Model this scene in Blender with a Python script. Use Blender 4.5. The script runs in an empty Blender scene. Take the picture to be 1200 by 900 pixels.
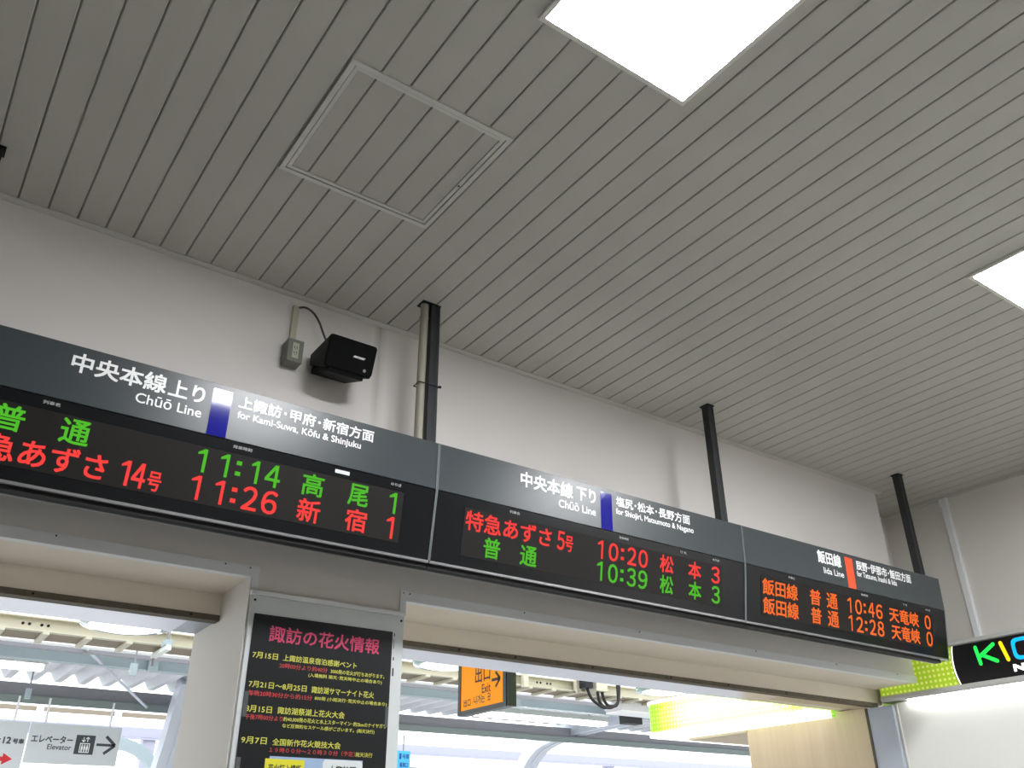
import bpy, bmesh, math, random
from mathutils import Vector, Matrix

random.seed(7)
S = bpy.context.scene
COL = S.collection

# ------------------------------------------------------------------ camera, world, exposure
cam_d = bpy.data.cameras.new('camera')
cam_d.sensor_width = 36.0
cam_d.lens = 36.0 * 1026.4 / 1200.0
cam_d.clip_start = 0.05
cam_d.clip_end = 300
cam = bpy.data.objects.new('camera', cam_d)
COL.objects.link(cam)
YAW, PITCH, ROLL = math.radians(35.68), math.radians(28.287), math.radians(-0.627)
fwd = Vector((math.sin(YAW) * math.cos(PITCH), math.cos(YAW) * math.cos(PITCH), math.sin(PITCH)))
rt = Vector((math.cos(YAW), -math.sin(YAW), 0))
up = rt.cross(fwd)
r2 = rt * math.cos(ROLL) + up * math.sin(ROLL)
u2 = up * math.cos(ROLL) - rt * math.sin(ROLL)
m = Matrix((r2, u2, -fwd)).transposed().to_4x4()
m.translation = (0, 0, 1.6)
cam.matrix_world = m
S.camera = cam

SKY = 2.6
LAMP = 84.0
w = bpy.data.worlds.new('sky')
S.world = w
w.use_nodes = True
w.node_tree.nodes['Background'].inputs[0].default_value = (0.93, 0.965, 1.0, 1)
w.node_tree.nodes['Background'].inputs[1].default_value = SKY

S.view_settings.view_transform = 'Standard'
S.view_settings.look = 'None'
S.view_settings.exposure = 0.0
S.view_settings.gamma = 1.0
S.view_settings.use_curve_mapping = False

# ------------------------------------------------------------------ materials
def srgb(r, g, b):
    def f(c):
        c /= 255.0
        return c / 12.92 if c <= 0.04045 else ((c + 0.055) / 1.055) ** 2.4
    return (f(r), f(g), f(b), 1)

def mat(name, rgb, rough=0.6, metal=0.0, spec=0.5, emit=None, strength=0.0, noise=0.0, scale=6.0, bump=0.0, coat=0.0):
    k = bpy.data.materials.new(name)
    k.use_nodes = True
    nt = k.node_tree
    b = nt.nodes['Principled BSDF']
    c = srgb(*rgb)
    b.inputs['Base Color'].default_value = c
    b.inputs['Roughness'].default_value = rough
    b.inputs['Metallic'].default_value = metal
    b.inputs['Specular IOR Level'].default_value = spec
    b.inputs['Coat Weight'].default_value = coat
    if emit is not None:
        b.inputs['Emission Color'].default_value = srgb(*emit)
        b.inputs['Emission Strength'].default_value = strength
    if noise > 0 or bump > 0:
        tc = nt.nodes.new('ShaderNodeTexCoord')
        n = nt.nodes.new('ShaderNodeTexNoise')
        n.inputs['Scale'].default_value = scale
        n.inputs['Detail'].default_value = 5
        nt.links.new(tc.outputs['Object'], n.inputs['Vector'])
        if noise > 0:
            mx = nt.nodes.new('ShaderNodeMixRGB')
            mx.inputs[1].default_value = tuple(v * (1 - noise) for v in c[:3]) + (1,)
            mx.inputs[2].default_value = tuple(min(1, v * (1 + noise)) for v in c[:3]) + (1,)
            nt.links.new(n.outputs['Fac'], mx.inputs[0])
            nt.links.new(mx.outputs[0], b.inputs['Base Color'])
        if bump > 0:
            n2 = nt.nodes.new('ShaderNodeTexNoise')
            n2.inputs['Scale'].default_value = scale * 30
            nt.links.new(tc.outputs['Object'], n2.inputs['Vector'])
            bp = nt.nodes.new('ShaderNodeBump')
            bp.inputs['Strength'].default_value = bump
            bp.inputs['Distance'].default_value = 0.002
            nt.links.new(n2.outputs['Fac'], bp.inputs['Height'])
            nt.links.new(bp.outputs[0], b.inputs['Normal'])
    return k

def wall_paint(name, rgb, stain):
    """off-white plaster with a brown drip stain of its own shape"""
    k = mat(name, rgb, 0.75, noise=0.035, scale=2.2, bump=0.15)
    if not stain:
        return k
    nt = k.node_tree
    b = nt.nodes['Principled BSDF']
    src = b.inputs['Base Color'].links[0].from_socket
    geo = nt.nodes.new('ShaderNodeNewGeometry')
    sp = nt.nodes.new('ShaderNodeSeparateXYZ')
    nt.links.new(geo.outputs['Position'], sp.inputs[0])
    def math_(op, a, bb=None):
        q = nt.nodes.new('ShaderNodeMath')
        q.operation = op
        for i, v in enumerate((a, bb)):
            if v is None:
                continue
            if isinstance(v, (int, float)):
                q.inputs[i].default_value = v
            else:
                nt.links.new(v, q.inputs[i])
        return q.outputs[0]
    mp = nt.nodes.new('ShaderNodeMapping')
    mp.inputs['Scale'].default_value = (28, 1, 1.6)
    nt.links.new(geo.outputs['Position'], mp.inputs[0])
    nz = nt.nodes.new('ShaderNodeTexNoise')
    nz.inputs['Scale'].default_value = 1.0
    nt.links.new(mp.outputs[0], nz.inputs['Vector'])
    d = math_('ABSOLUTE', math_('SUBTRACT', sp.outputs['X'], 1.545))
    f = math_('SUBTRACT', 1.0, math_('DIVIDE', d, 0.035))
    f = math_('MAXIMUM', f, 0.0)
    zf = math_('MAXIMUM', math_('MINIMUM', math_('MULTIPLY', math_('SUBTRACT', sp.outputs['Z'], 3.0), 1.6), 1.0), 0.0)
    f = math_('MULTIPLY', math_('MULTIPLY', f, zf), math_('MULTIPLY', nz.outputs['Fac'], 0.75))
    mx = nt.nodes.new('ShaderNodeMixRGB')
    nt.links.new(f, mx.inputs[0])
    nt.links.new(src, mx.inputs[1])
    mx.inputs[2].default_value = srgb(120, 112, 88)
    nt.links.new(mx.outputs[0], b.inputs['Base Color'])
    return k

def dotted(name, base, dot, pitch, rad, strength):
    """lime plastic with a lighter dot grid in the YZ plane, backlit"""
    k = mat(name, base, 0.4)
    nt = k.node_tree
    b = nt.nodes['Principled BSDF']
    geo = nt.nodes.new('ShaderNodeNewGeometry')
    mp = nt.nodes.new('ShaderNodeVectorMath')
    mp.operation = 'SCALE'
    mp.inputs['Scale'].default_value = 1.0 / pitch
    nt.links.new(geo.outputs['Position'], mp.inputs[0])
    fr = nt.nodes.new('ShaderNodeVectorMath')
    fr.operation = 'FRACTION'
    nt.links.new(mp.outputs[0], fr.inputs[0])
    sb = nt.nodes.new('ShaderNodeVectorMath')
    sb.operation = 'SUBTRACT'
    sb.inputs[1].default_value = (0.5, 0.5, 0.5)
    nt.links.new(fr.outputs[0], sb.inputs[0])
    ml = nt.nodes.new('ShaderNodeVectorMath')
    ml.operation = 'MULTIPLY'
    ml.inputs[1].default_value = (0, 1, 1)
    nt.links.new(sb.outputs[0], ml.inputs[0])
    ln = nt.nodes.new('ShaderNodeVectorMath')
    ln.operation = 'LENGTH'
    nt.links.new(ml.outputs[0], ln.inputs[0])
    lt = nt.nodes.new('ShaderNodeMath')
    lt.operation = 'LESS_THAN'
    lt.inputs[1].default_value = rad
    nt.links.new(ln.outputs['Value'], lt.inputs[0])
    mx = nt.nodes.new('ShaderNodeMixRGB')
    mx.inputs[1].default_value = srgb(*base)
    mx.inputs[2].default_value = srgb(*dot)
    nt.links.new(lt.outputs[0], mx.inputs[0])
    nt.links.new(mx.outputs[0], b.inputs['Base Color'])
    nt.links.new(mx.outputs[0], b.inputs['Emission Color'])
    b.inputs['Emission Strength'].default_value = strength
    return k

def wood(name, a, c2):
    k = mat(name, a, 0.45)
    nt = k.node_tree
    b = nt.nodes['Principled BSDF']
    tc = nt.nodes.new('ShaderNodeTexCoord')
    mp = nt.nodes.new('ShaderNodeMapping')
    mp.inputs['Scale'].default_value = (14, 14, 0.6)
    nt.links.new(tc.outputs['Object'], mp.inputs[0])
    n = nt.nodes.new('ShaderNodeTexNoise')
    n.inputs['Scale'].default_value = 2.0
    n.inputs['Detail'].default_value = 4
    nt.links.new(mp.outputs[0], n.inputs['Vector'])
    mx = nt.nodes.new('ShaderNodeMixRGB')
    mx.inputs[1].default_value = srgb(*a)
    mx.inputs[2].default_value = srgb(*c2)
    nt.links.new(n.outputs['Fac'], mx.inputs[0])
    nt.links.new(mx.outputs[0], b.inputs['Base Color'])
    return k

M = dict(
    ceil=mat('ceiling_slat_paint', (188, 186, 177), 0.5, noise=0.02, scale=3),
    groove=mat('ceiling_void', (160, 158, 146), 0.9, noise=0.05),
    wall=wall_paint('wall_paint', (229, 224, 221), True),
    wall2=wall_paint('side_wall_paint', (228, 224, 217), False),
    soffit=mat('soffit_paint', (236, 226, 212), 0.7, noise=0.04, scale=3),
    floor=mat('floor_tile', (142, 142, 140), 0.5, noise=0.1, scale=4),
    ground=mat('platform_paving', (186, 186, 184), 0.8, noise=0.1, scale=2),
    trim=mat('painted_trim', (238, 240, 242), 0.5, noise=0.03, scale=20),
    alu=mat('aluminium', (205, 205, 214), 0.28, metal=0.85, noise=0.08, scale=3),
    alu2=mat('frame_aluminium', (212, 211, 204), 0.35, metal=0.3, noise=0.04, scale=10),
    grime=mat('grimy_steel', (96, 88, 74), 0.7, noise=0.5, scale=25),
    header=mat('header_grey', (58, 64, 67), 0.30, spec=0.4, noise=0.03, scale=4),
    black=mat('black_gloss', (14, 16, 19), 0.25, spec=0.25),
    screen=mat('led_matrix', (25, 22, 20), 0.6, spec=0.2, noise=0.05, scale=60),
    casing=mat('casing_black', (20, 22, 24), 0.5, spec=0.3),
    rail=mat('bottom_rail', (150, 150, 152), 0.3, metal=0.7),
    post=mat('post_black', (36, 39, 41), 0.42, noise=0.1, scale=8),
    pvc=mat('conduit_grey', (152, 148, 134), 0.55, noise=0.06, scale=14),
    sep=mat('joint_grey', (120, 128, 130), 0.4, metal=0.3),
    white=mat('white_lettering', (248, 249, 249), 0.30, spec=0.4),
    caption=mat('caption_grey', (160, 162, 162), 0.6),
    blue=mat('line_blue', (12, 14, 140), 0.07),
    orange=mat('line_orange', (226, 84, 44), 0.35),
    led_r=mat('led_red', (30, 4, 4), 0.8, spec=0.1, emit=(255, 66, 62), strength=1.0),
    led_g=mat('led_green', (10, 20, 4), 0.8, spec=0.1, emit=(80, 186, 42), strength=1.0),
    led_o=mat('led_orange', (30, 12, 4), 0.8, spec=0.1, emit=(255, 112, 44), strength=1.0),
    lamp=mat('lamp_diffuser', (250, 250, 250), 0.6, emit=(250, 252, 255), strength=LAMP),
    lampframe=mat('lamp_frame', (226, 224, 218), 0.5, noise=0.02),
    spk=mat('speaker_black', (9, 10, 11), 0.5, spec=0.2, noise=0.1, scale=40),
    grille=mat('speaker_grille', (7, 8, 9), 0.8, spec=0.15, bump=0.6, scale=20),
    cable=mat('cable_grey', (74, 74, 70), 0.6, noise=0.05),
    blackcable=mat('cable_black', (26, 26, 26), 0.6, noise=0.05),
    box=mat('outlet_grey', (116, 117, 110), 0.5, noise=0.05, scale=12),
    plate=mat('outlet_plate', (190, 188, 168), 0.5, noise=0.04),
    dark=mat('dark_hole', (14, 14, 14), 0.8, noise=0.03),
    ivory=mat('detector_ivory', (206, 202, 186), 0.5, noise=0.03),
    acryl=mat('poster_board', (206, 210, 210), 0.25, noise=0.04, scale=6, coat=0.4),
    posterk=mat('poster_black', (26, 28, 30), 0.35, spec=0.25, noise=0.05, scale=4),
    p_y=mat('ink_yellow', (206, 206, 84), 0.6),
    p_r=mat('ink_red', (196, 62, 62), 0.6),
    p_p=mat('ink_crimson', (206, 62, 104), 0.6),
    p_k=mat('ink_dark', (50, 52, 40), 0.6),
    yellow=mat('yellow_card', (214, 208, 30), 0.6, noise=0.02),
    mapblue=mat('map_blue', (150, 174, 206), 0.6, noise=0.03),
    paper=mat('white_card', (214, 218, 220), 0.5, noise=0.02),
    tape=mat('clear_tape', (84, 88, 88), 0.2, noise=0.1, scale=20),
    exit_o=mat('exit_orange', (216, 128, 0), 0.5, spec=0.2, emit=(244, 156, 6), strength=0.55),
    exit_k=mat('exit_frame', (58, 64, 66), 0.4, noise=0.05),
    ink=mat('ink_brown', (58, 36, 10), 0.5),
    sign_w=mat('sign_white', (212, 218, 222), 0.4, noise=0.02),
    sign_k=mat('sign_ink', (62, 70, 74), 0.5),
    sign_r=mat('sign_red', (214, 40, 50), 0.5),
    cyan=mat('sign_cyan', (70, 180, 228), 0.4, noise=0.02),
    navy=mat('sign_navy', (20, 70, 150), 0.5),
    cream=mat('cream_steel', (204, 200, 180), 0.5, noise=0.05, scale=6),
    soffb=mat('canopy_soffit', (150, 138, 122), 0.8, noise=0.15, scale=4),
    gutter=mat('white_steel', (250, 251, 253), 0.4, noise=0.02),
    tray=mat('blue_grey_steel', (168, 184, 190), 0.45, noise=0.04),
    girder=mat('grey_steel', (142, 142, 148), 0.5, noise=0.08, scale=5),
    girder2=mat('green_grey_steel', (132, 144, 142), 0.5, noise=0.05),
    farst=mat('pale_steel', (176, 178, 196), 0.5, noise=0.04),
    sheet=mat('roof_sheet', (226, 228, 234), 0.45, noise=0.05),
    arm=mat('column_white', (206, 212, 224), 0.4, noise=0.04),
    tube=mat('fluorescent', (250, 250, 250), 0.5, emit=(255, 255, 250), strength=10.0),
    fit=mat('lamp_fitting', (228, 232, 226), 0.4, noise=0.02),
    glass=mat('green_glass', (150, 186, 176), 0.08, coat=0.5, noise=0.1, scale=8),
    opal=mat('opal_cover', (240, 244, 240), 0.3, emit=(250, 255, 250), strength=0.9),
    train=mat('train_white', (226, 228, 236), 0.35, noise=0.03),
    trainw=mat('train_window', (130, 136, 150), 0.1, noise=0.05),
    lime=dotted('lime_dots', (166, 196, 40), (222, 236, 130), 0.031, 0.24, 0.5),
    lime2=dotted('lime_lightbox', (170, 222, 70), (226, 244, 170), 0.031, 0.24, 0.0),
    lboxw=mat('lightbox_edge', (246, 250, 240), 0.4, emit=(255, 255, 240), strength=1.3),
    silver=mat('kiosk_silver', (204, 204, 200), 0.35, metal=0.25, noise=0.03),
    kblack=mat('kiosk_black', (20, 20, 21), 0.3),
    k_g=mat('kiosk_green', (30, 220, 80), 0.4, emit=(36, 232, 84), strength=0.9),
    k_y=mat('kiosk_yellow', (250, 196, 10), 0.4, emit=(255, 204, 20), strength=1.0),
    k_b=mat('kiosk_blue', (0, 160, 230), 0.4, emit=(10, 170, 236), strength=0.9),
    k_r=mat('kiosk_red', (230, 50, 50), 0.4, emit=(240, 60, 60), strength=0.9),
    k_w=mat('kiosk_white', (250, 250, 250), 0.4, emit=(255, 255, 255), strength=1.2),
    kpanel=mat('kiosk_panel', (232, 232, 226), 0.4, noise=0.02),
    strip=mat('strip_lamp', (250, 250, 250), 0.4, emit=(255, 255, 250), strength=30.0),
    jamb=mat('jamb_steel', (172, 178, 190), 0.4, metal=0.2, noise=0.05, scale=5),
    wood=wood('pale_wood', (226, 206, 178), (206, 184, 154)),
    beige=mat('beige_laminate', (206, 192, 168), 0.5, noise=0.03),
)

def translucent(k):
    """let the lamps inside the box shine through the dotted plastic"""
    nt = k.node_tree
    b = nt.nodes['Principled BSDF']
    out = nt.nodes['Material Output']
    col = b.inputs['Base Color'].links[0].from_socket
    tr = nt.nodes.new('ShaderNodeBsdfTranslucent')
    nt.links.new(col, tr.inputs['Color'])
    mx = nt.nodes.new('ShaderNodeMixShader')
    mx.inputs[0].default_value = 0.6
    nt.links.new(b.outputs[0], mx.inputs[1])
    nt.links.new(tr.outputs[0], mx.inputs[2])
    nt.links.new(mx.outputs[0], out.inputs['Surface'])
translucent(M['lime2'])
M['boxtube'] = mat('lightbox_tube', (250, 250, 250), 0.5, emit=(255, 255, 240), strength=190.0)

# ------------------------------------------------------------------ mesh helpers
WLOC = {}

class MB:
    def __init__(s):
        s.v, s.f, s.sm = [], [], []
    def add(s, vs, fs, smooth=False):
        o = len(s.v)
        s.v += [tuple(p) for p in vs]
        s.f += [tuple(i + o for i in f) for f in fs]
        s.sm += [smooth] * len(fs)
        return s
    def box(s, x0, x1, y0, y1, z0, z1):
        vs = [(x, y, z) for x in (x0, x1) for y in (y0, y1) for z in (z0, z1)]
        return s.add(vs, [(0, 1, 3, 2), (4, 6, 7, 5), (0, 4, 5, 1), (2, 3, 7, 6), (0, 2, 6, 4), (1, 5, 7, 3)])
    def prism(s, pts, axis, a0, a1, smooth=False):
        """pts: 2-D polygon; axis 'x': pts=(y,z); 'y': (x,z); 'z': (x,y)"""
        def P(a, p):
            return {'x': (a, p[0], p[1]), 'y': (p[0], a, p[1]), 'z': (p[0], p[1], a)}[axis]
        n = len(pts)
        vs = [P(a0, p) for p in pts] + [P(a1, p) for p in pts]
        fs = [(i, (i + 1) % n, n + (i + 1) % n, n + i) for i in range(n)]
        s.add(vs, fs, smooth)
        s.add([P(a0, p) for p in pts], [tuple(range(n))[::-1]])
        s.add([P(a1, p) for p in pts], [tuple(range(n))])
        return s
    def ribbon(s, path, th, axis, a0, a1, smooth=True):
        """a flat bar following a 2-D path, th wide in the path's plane"""
        L, R = [], []
        for i, p in enumerate(path):
            a = path[max(0, i - 1)]
            b = path[min(len(path) - 1, i + 1)]
            dx, dy = b[0] - a[0], b[1] - a[1]
            l = math.hypot(dx, dy) or 1
            nx, ny = -dy / l * th / 2, dx / l * th / 2
            L.append((p[0] + nx, p[1] + ny))
            R.append((p[0] - nx, p[1] - ny))
        return s.prism(L + R[::-1], axis, a0, a1)
    def tube(s, pts, r, n=10, smooth=True):
        pts = [Vector(p) for p in pts]
        rings = []
        ref = None
        for i, p in enumerate(pts):
            t = (pts[min(i + 1, len(pts) - 1)] - pts[max(i - 1, 0)]).normalized()
            if ref is None:
                ref = t.orthogonal().normalized()
            ref = (ref - t * ref.dot(t)).normalized()
            b = t.cross(ref)
            rings.append([p + (ref * math.cos(2 * math.pi * k / n) + b * math.sin(2 * math.pi * k / n)) * r for k in range(n)])
        vs = [q for ring in rings for q in ring]
        fs = []
        for i in range(len(pts) - 1):
            for k in range(n):
                fs.append((i * n + k, i * n + (k + 1) % n, (i + 1) * n + (k + 1) % n, (i + 1) * n + k))
        s.add(vs, fs, smooth)
        s.add(rings[0], [tuple(range(n))[::-1]])
        s.add(rings[-1], [tuple(range(n))])
        return s
    def lathe(s, c, prof, n=40):
        """prof: list of (r, z) from bottom to top about a vertical axis at c"""
        vs, fs = [], []
        for r, z in prof:
            for k in range(n):
                a = 2 * math.pi * k / n
                vs.append((c[0] + r * math.cos(a), c[1] + r * math.sin(a), c[2] + z))
        for i in range(len(prof) - 1):
            for k in range(n):
                fs.append((i * n + k, i * n + (k + 1) % n, (i + 1) * n + (k + 1) % n, (i + 1) * n + k))
        s.add(vs, fs, True)
        s.add(vs[:n], [tuple(range(n))[::-1]])
        s.add(vs[-n:], [tuple(range(n))])
        return s
    def build(s, name, material, parent=None, base=None, bevel=0.0, label=None):
        if parent is not None:
            o0 = WLOC[parent.name]
        elif base is not None:
            o0 = Vector(base)
        else:
            xs, ys, zs = zip(*s.v)
            o0 = Vector(((min(xs) + max(xs)) / 2, (min(ys) + max(ys)) / 2, min(zs)))
        me = bpy.data.meshes.new(name)
        me.from_pydata([tuple(Vector(p) - o0) for p in s.v], [], s.f)
        me.polygons.foreach_set('use_smooth', s.sm)
        bm = bmesh.new()
        bm.from_mesh(me)
        if bevel > 0:
            bmesh.ops.remove_doubles(bm, verts=bm.verts, dist=1e-6)
        bmesh.ops.recalc_face_normals(bm, faces=bm.faces)
        bm.to_mesh(me)
        bm.free()
        me.materials.append(material)
        o = bpy.data.objects.new(name, me)
        COL.objects.link(o)
        if parent is not None:
            o.parent = parent
        else:
            o.location = o0
        WLOC[o.name] = o0
        if bevel > 0:
            md = o.modifiers.new('bevel', 'BEVEL')
            md.width = bevel
            md.segments = 2
            md.limit_method = 'ANGLE'
        if label:
            o['label'] = label
        return o

def thing(name, loc, label, cat, group=None):
    o = bpy.data.objects.new(name, None)
    COL.objects.link(o)
    o.location = loc
    o.empty_display_size = 0.05
    WLOC[o.name] = Vector(loc)
    return tag(o, label, cat, group)

def tag(o, label, cat, group=None):
    o['label'] = label
    o['category'] = cat
    if group:
        o['group'] = group
    return o

def struct(o):
    o['kind'] = 'structure'
    return o

# lettering: glyph outlines of the built-in font, filled and fitted to a rectangle of a plane
GLY = {}
def glyphs(s, res):
    key = (s, res)
    if key in GLY:
        return GLY[key]
    c = bpy.data.curves.new('lettering', 'FONT')
    c.body = s
    c.resolution_u = res
    o = bpy.data.objects.new('lettering', c)
    COL.objects.link(o)
    dg = bpy.context.evaluated_depsgraph_get()
    ev = o.evaluated_get(dg)
    me = bpy.data.meshes.new_from_object(ev)
    used = set()
    for p in me.polygons:
        used.update(p.vertices)
    vs = [tuple(v.co) for v in me.vertices]
    fs = [tuple(p.vertices) for p in me.polygons]
    xs = [vs[i][0] for i in used]
    ys = [vs[i][1] for i in used]
    bb = (min(xs), max(xs), min(ys), max(ys))
    bpy.data.objects.remove(o)
    bpy.data.curves.remove(c)
    bpy.data.meshes.remove(me)
    GLY[key] = (vs, fs, bb)
    return GLY[key]

def write(mb, s, fn, u0, u1, v0, v1, bold=0.0, res=3):
    """fn(u, v) -> world point; the ink of s fills u0..u1 by v0..v1; bold: stroke gain as a share of the height"""
    vs, fs, (a, b, c, d) = glyphs(s, res)
    e = bold * (v1 - v0) / 2
    p0 = Vector(fn(u0, v0))
    nrm = (Vector(fn(u1, v0)) - p0).cross(Vector(fn(u0, v1)) - p0).normalized()
    for i, (du, dv) in enumerate(((-e, -e), (e, -e), (-e, e), (e, e)) if e > 0 else ((0, 0),)):
        lift = nrm * (0.00012 * i)
        mb.add([Vector(fn(u0 + e + du + (x - a) / (b - a) * (u1 - u0 - 2 * e), v0 + e + dv + (y - c) / (d - c) * (v1 - v0 - 2 * e))) + lift for x, y, _ in vs], fs)

def rect(mb, fn, u0, u1, v0, v1):
    mb.add([fn(u0, v0), fn(u1, v0), fn(u1, v1), fn(u0, v1)], [(0, 1, 2, 3)])

def poly(mb, fn, pts):
    mb.add([fn(*p) for p in pts], [tuple(range(len(pts)))])

# ------------------------------------------------------------------ the room
ZC = 3.80
XL, XR, YB, YW = -4.8, 5.92, -4.2, 3.20
PITCHX, G0 = 0.10465, 0.3041
HX0, HX1, HY0, HY1 = G0 + 4 * PITCHX, G0 + 10 * PITCHX, 1.846, 2.446

c = MB()
k0 = int(math.floor((XL - G0) / PITCHX))
k1 = int(math.ceil((XR - G0) / PITCHX))
gap = 0.0028
def slat(mb, x0, x1, y0, y1, z=ZC):
    # a pressed metal slat: flat face with small turned-up lips
    pts = [(x0, z + 0.011), (x0, z + 0.0025), (x0 + 0.0025, z), (x1 - 0.0025, z), (x1, z + 0.0025), (x1, z + 0.011)]
    mb.prism(pts, 'y', y0, y1)
for k in range(k0, k1):
    x0, x1 = G0 + k * PITCHX + gap, G0 + (k + 1) * PITCHX - gap
    x0, x1 = max(x0, XL), min(x1, XR)
    if x1 - x0 < 0.01:
        continue
    ye = 3.50 if x1 > 5.42 else 3.19
    if 4 <= k < 10:
        slat(c, x0, x1, YB, HY0)
        slat(c, x0, x1, HY1, ye)
    else:
        slat(c, x0, x1, YB, ye)
struct(c.build('ceiling', M['ceil']))
c = MB().box(XL, XR, YB, 3.52, ZC + 0.0085, ZC + 0.06)
struct(c.build('ceiling_void', M['groove']))

f = MB().box(XL, XR, YB, 3.9, -0.1, 0.0)
struct(f.build('floor', M['floor']))

# wall with the two openings (platform side)
wl = MB()
wl.box(XL, 5.40, YW, 3.81, 2.535, ZC + 0.01)
struct(wl.build('wall_front', M['wall']))
wl = MB()
wl.box(1.084, 1.737, YW + 0.0, 3.82, 0, 2.5349)
wl.box(XL, -2.2, YW, 3.82, 0, 2.5349)
struct(wl.build('wall_pillar', M['wall2']))
wl = MB()
wl.box(-2.2, 1.0835, 3.51, 3.83, 2.437, 2.5345)
wl.box(1.7375, 5.47, 3.51, 3.83, 2.437, 2.5345)
wl.box(-2.2, 1.0835, YW + 0.0305, 3.509, 2.531, 2.5349)
wl.box(1.7375, 5.40, YW + 0.0305, 3.509, 2.531, 2.5349)
struct(wl.build('trim_9', M['soffit']))
struct(MB().box(5.4001, XR, 3.48, 3.8, 2.74, ZC + 0.01).build('wall_recess', M['wall2']))
struct(MB().box(XR, XR + 0.1, YB, 3.8, 0, ZC + 0.01).build('wall_right', M['wall2']))
struct(MB().box(XL - 0.1, XL, YB, 3.8, 0, ZC + 0.01).build('wall_left', M['wall2']))
struct(MB().box(XL, XR, YB - 0.1, YB, 0, ZC + 0.01).build('wall_back', M['wall2']))

# L-shaped edge moulding at the ceiling
mo = MB()
mo.prism([(3.166, ZC - 0.0005), (3.1995, ZC - 0.0005), (3.1995, ZC - 0.007), (3.186, ZC - 0.007), (3.182, ZC - 0.0045), (3.166, ZC - 0.0035)], 'x', XL, 5.43)
struct(mo.build('trim_1', M['alu2']))
mo = MB().box(5.895, XR, YB, 3.48, ZC - 0.004, ZC + 0.0)
struct(mo.build('trim_2', M['alu2']))

# edge trims of the openings: front angle, corner plates, grimy head rail, bright aluminium head
def edge_trim(name, x0, x1):
    t = MB()
    t.box(x0, x1, YW - 0.003, YW, 2.533, 2.571)
    t.box(x0, x1, YW - 0.003, YW + 0.03, 2.530, 2.5345)
    return struct(t.build(name, M['trim'], bevel=0.0008))
edge_trim('trim_3', -2.2, 1.110)
edge_trim('trim_4', 1.718, 5.412)
struct(MB().box(1.086, 1.112, YW - 0.0046, YW - 0.0031, 2.492, 2.569).build('trim_5', M['trim']))
struct(MB().box(1.716, 1.744, YW - 0.0046, YW - 0.0031, 2.478, 2.573).build('trim_6', M['trim']))
def head(nm, x0, x1):
    g = MB()
    g.box(x0, x1, 3.505, 3.512, 2.424, 2.447)
    g.box(x0, x1, 3.512, 3.560, 2.424, 2.4295)
    g.build(nm, M['grime'])
    return struct(bpy.data.objects[nm])
head('trim_7', -2.2, 1.083)
head('trim_8', 1.738, 5.41)
a = MB().box(-2.2, 0.985, 3.562, 3.81, 2.4305, 2.4365)
struct(a.build('door_head_left', M['alu']))
a = MB().box(0.9852, 1.0832, 3.562, 3.81, 2.4305, 2.4365)
struct(a.build('trim_10', M['jamb']))
a = MB().box(1.738, 4.56, 3.562, 3.81, 2.4305, 2.4365)
struct(a.build('door_head_right', M['alu']))
a = MB().box(4.562, 5.41, 3.562, 3.70, 2.4305, 2.4365)
struct(a.build('trim_11', M['beige']))
# tiny screws in the trims
sc = MB()
for x in (0.40, 0.98, 1.075, 1.73, 1.76, 2.35, 3.05, 3.9, 4.6, 5.2):
    sc.tube([(x, YW - 0.0062, 2.562), (x, YW - 0.003, 2.562)], 0.0028, 8)
for x in (0.41, 0.97, 1.9, 2.2, 2.52, 3.0, 3.55, 4.0, 4.5, 5.0):
    sc.tube([(x, 3.501, 2.436), (x, 3.506, 2.436)], 0.0045, 8)
struct(sc.build('trim_12', M['dark']))

# ------------------------------------------------------------------ ceiling fittings
lab = {0: 'square white ceiling light panel at the top, nearest the hatch', 1: 'square white ceiling light panel beside the round smoke detector'}
def ceiling_light(x0, y1, label, k):
    size = 0.60
    x1, y0 = x0 + size, y1 - size
    o = thing('ceiling_light', ((x0 + x1) / 2, (y0 + y1) / 2, ZC), label, 'ceiling light', 'square ceiling lights')
    fr = MB()
    b = 0.016
    fr.box(x0, x1, y0, y0 + b, ZC - 0.012, ZC - 0.0005)
    fr.box(x0, x1, y1 - b, y1, ZC - 0.012, ZC - 0.0005)
    fr.box(x0, x0 + b, y0 + b, y1 - b, ZC - 0.012, ZC - 0.0005)
    fr.box(x1 - b, x1, y0 + b, y1 - b, ZC - 0.012, ZC - 0.0005)
    fr.build('frame', M['lampframe'], o)
    MB().box(x0 + b, x1 - b, y0 + b, y1 - b, ZC - 0.0085, ZC - 0.002).build('diffuser', M['lamp'], o, label='glowing white diffuser')
    return o
ceiling_light(1.112, 1.394, lab[0], 0)
ceiling_light(3.440, 1.394, lab[1], 1)
ceiling_light(4.72, -0.35, 'unseen square light panel added out of view to brighten the right side', 3)  # added unseen panel, off the visible row, to brighten right wall and ceiling

h = thing('ceiling_hatch', ((HX0 + HX1) / 2, (HY0 + HY1) / 2, ZC), 'square aluminium-framed access hatch set in the slatted ceiling', 'hatch')
def ring(mb, x0, x1, y0, y1, b, z0, z1):
    mb.box(x0, x1, y0, y0 + b, z0, z1)
    mb.box(x0, x1, y1 - b, y1, z0, z1)
    mb.box(x0, x0 + b, y0 + b, y1 - b, z0, z1)
    mb.box(x1 - b, x1, y0 + b, y1 - b, z0, z1)
r = MB()
ring(r, HX0 + 0.006, HX1 - 0.006, HY0, HY1, 0.018, ZC - 0.006, ZC + 0.010)
r.build('outer_frame', M['alu2'], h, bevel=0.001)
r = MB()
ring(r, HX0 + 0.027, HX1 - 0.027, HY0 + 0.021, HY1 - 0.021, 0.014, ZC - 0.003, ZC + 0.010)
r.build('inner_frame', M['alu2'], h, bevel=0.001)
hp = MB()
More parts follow.
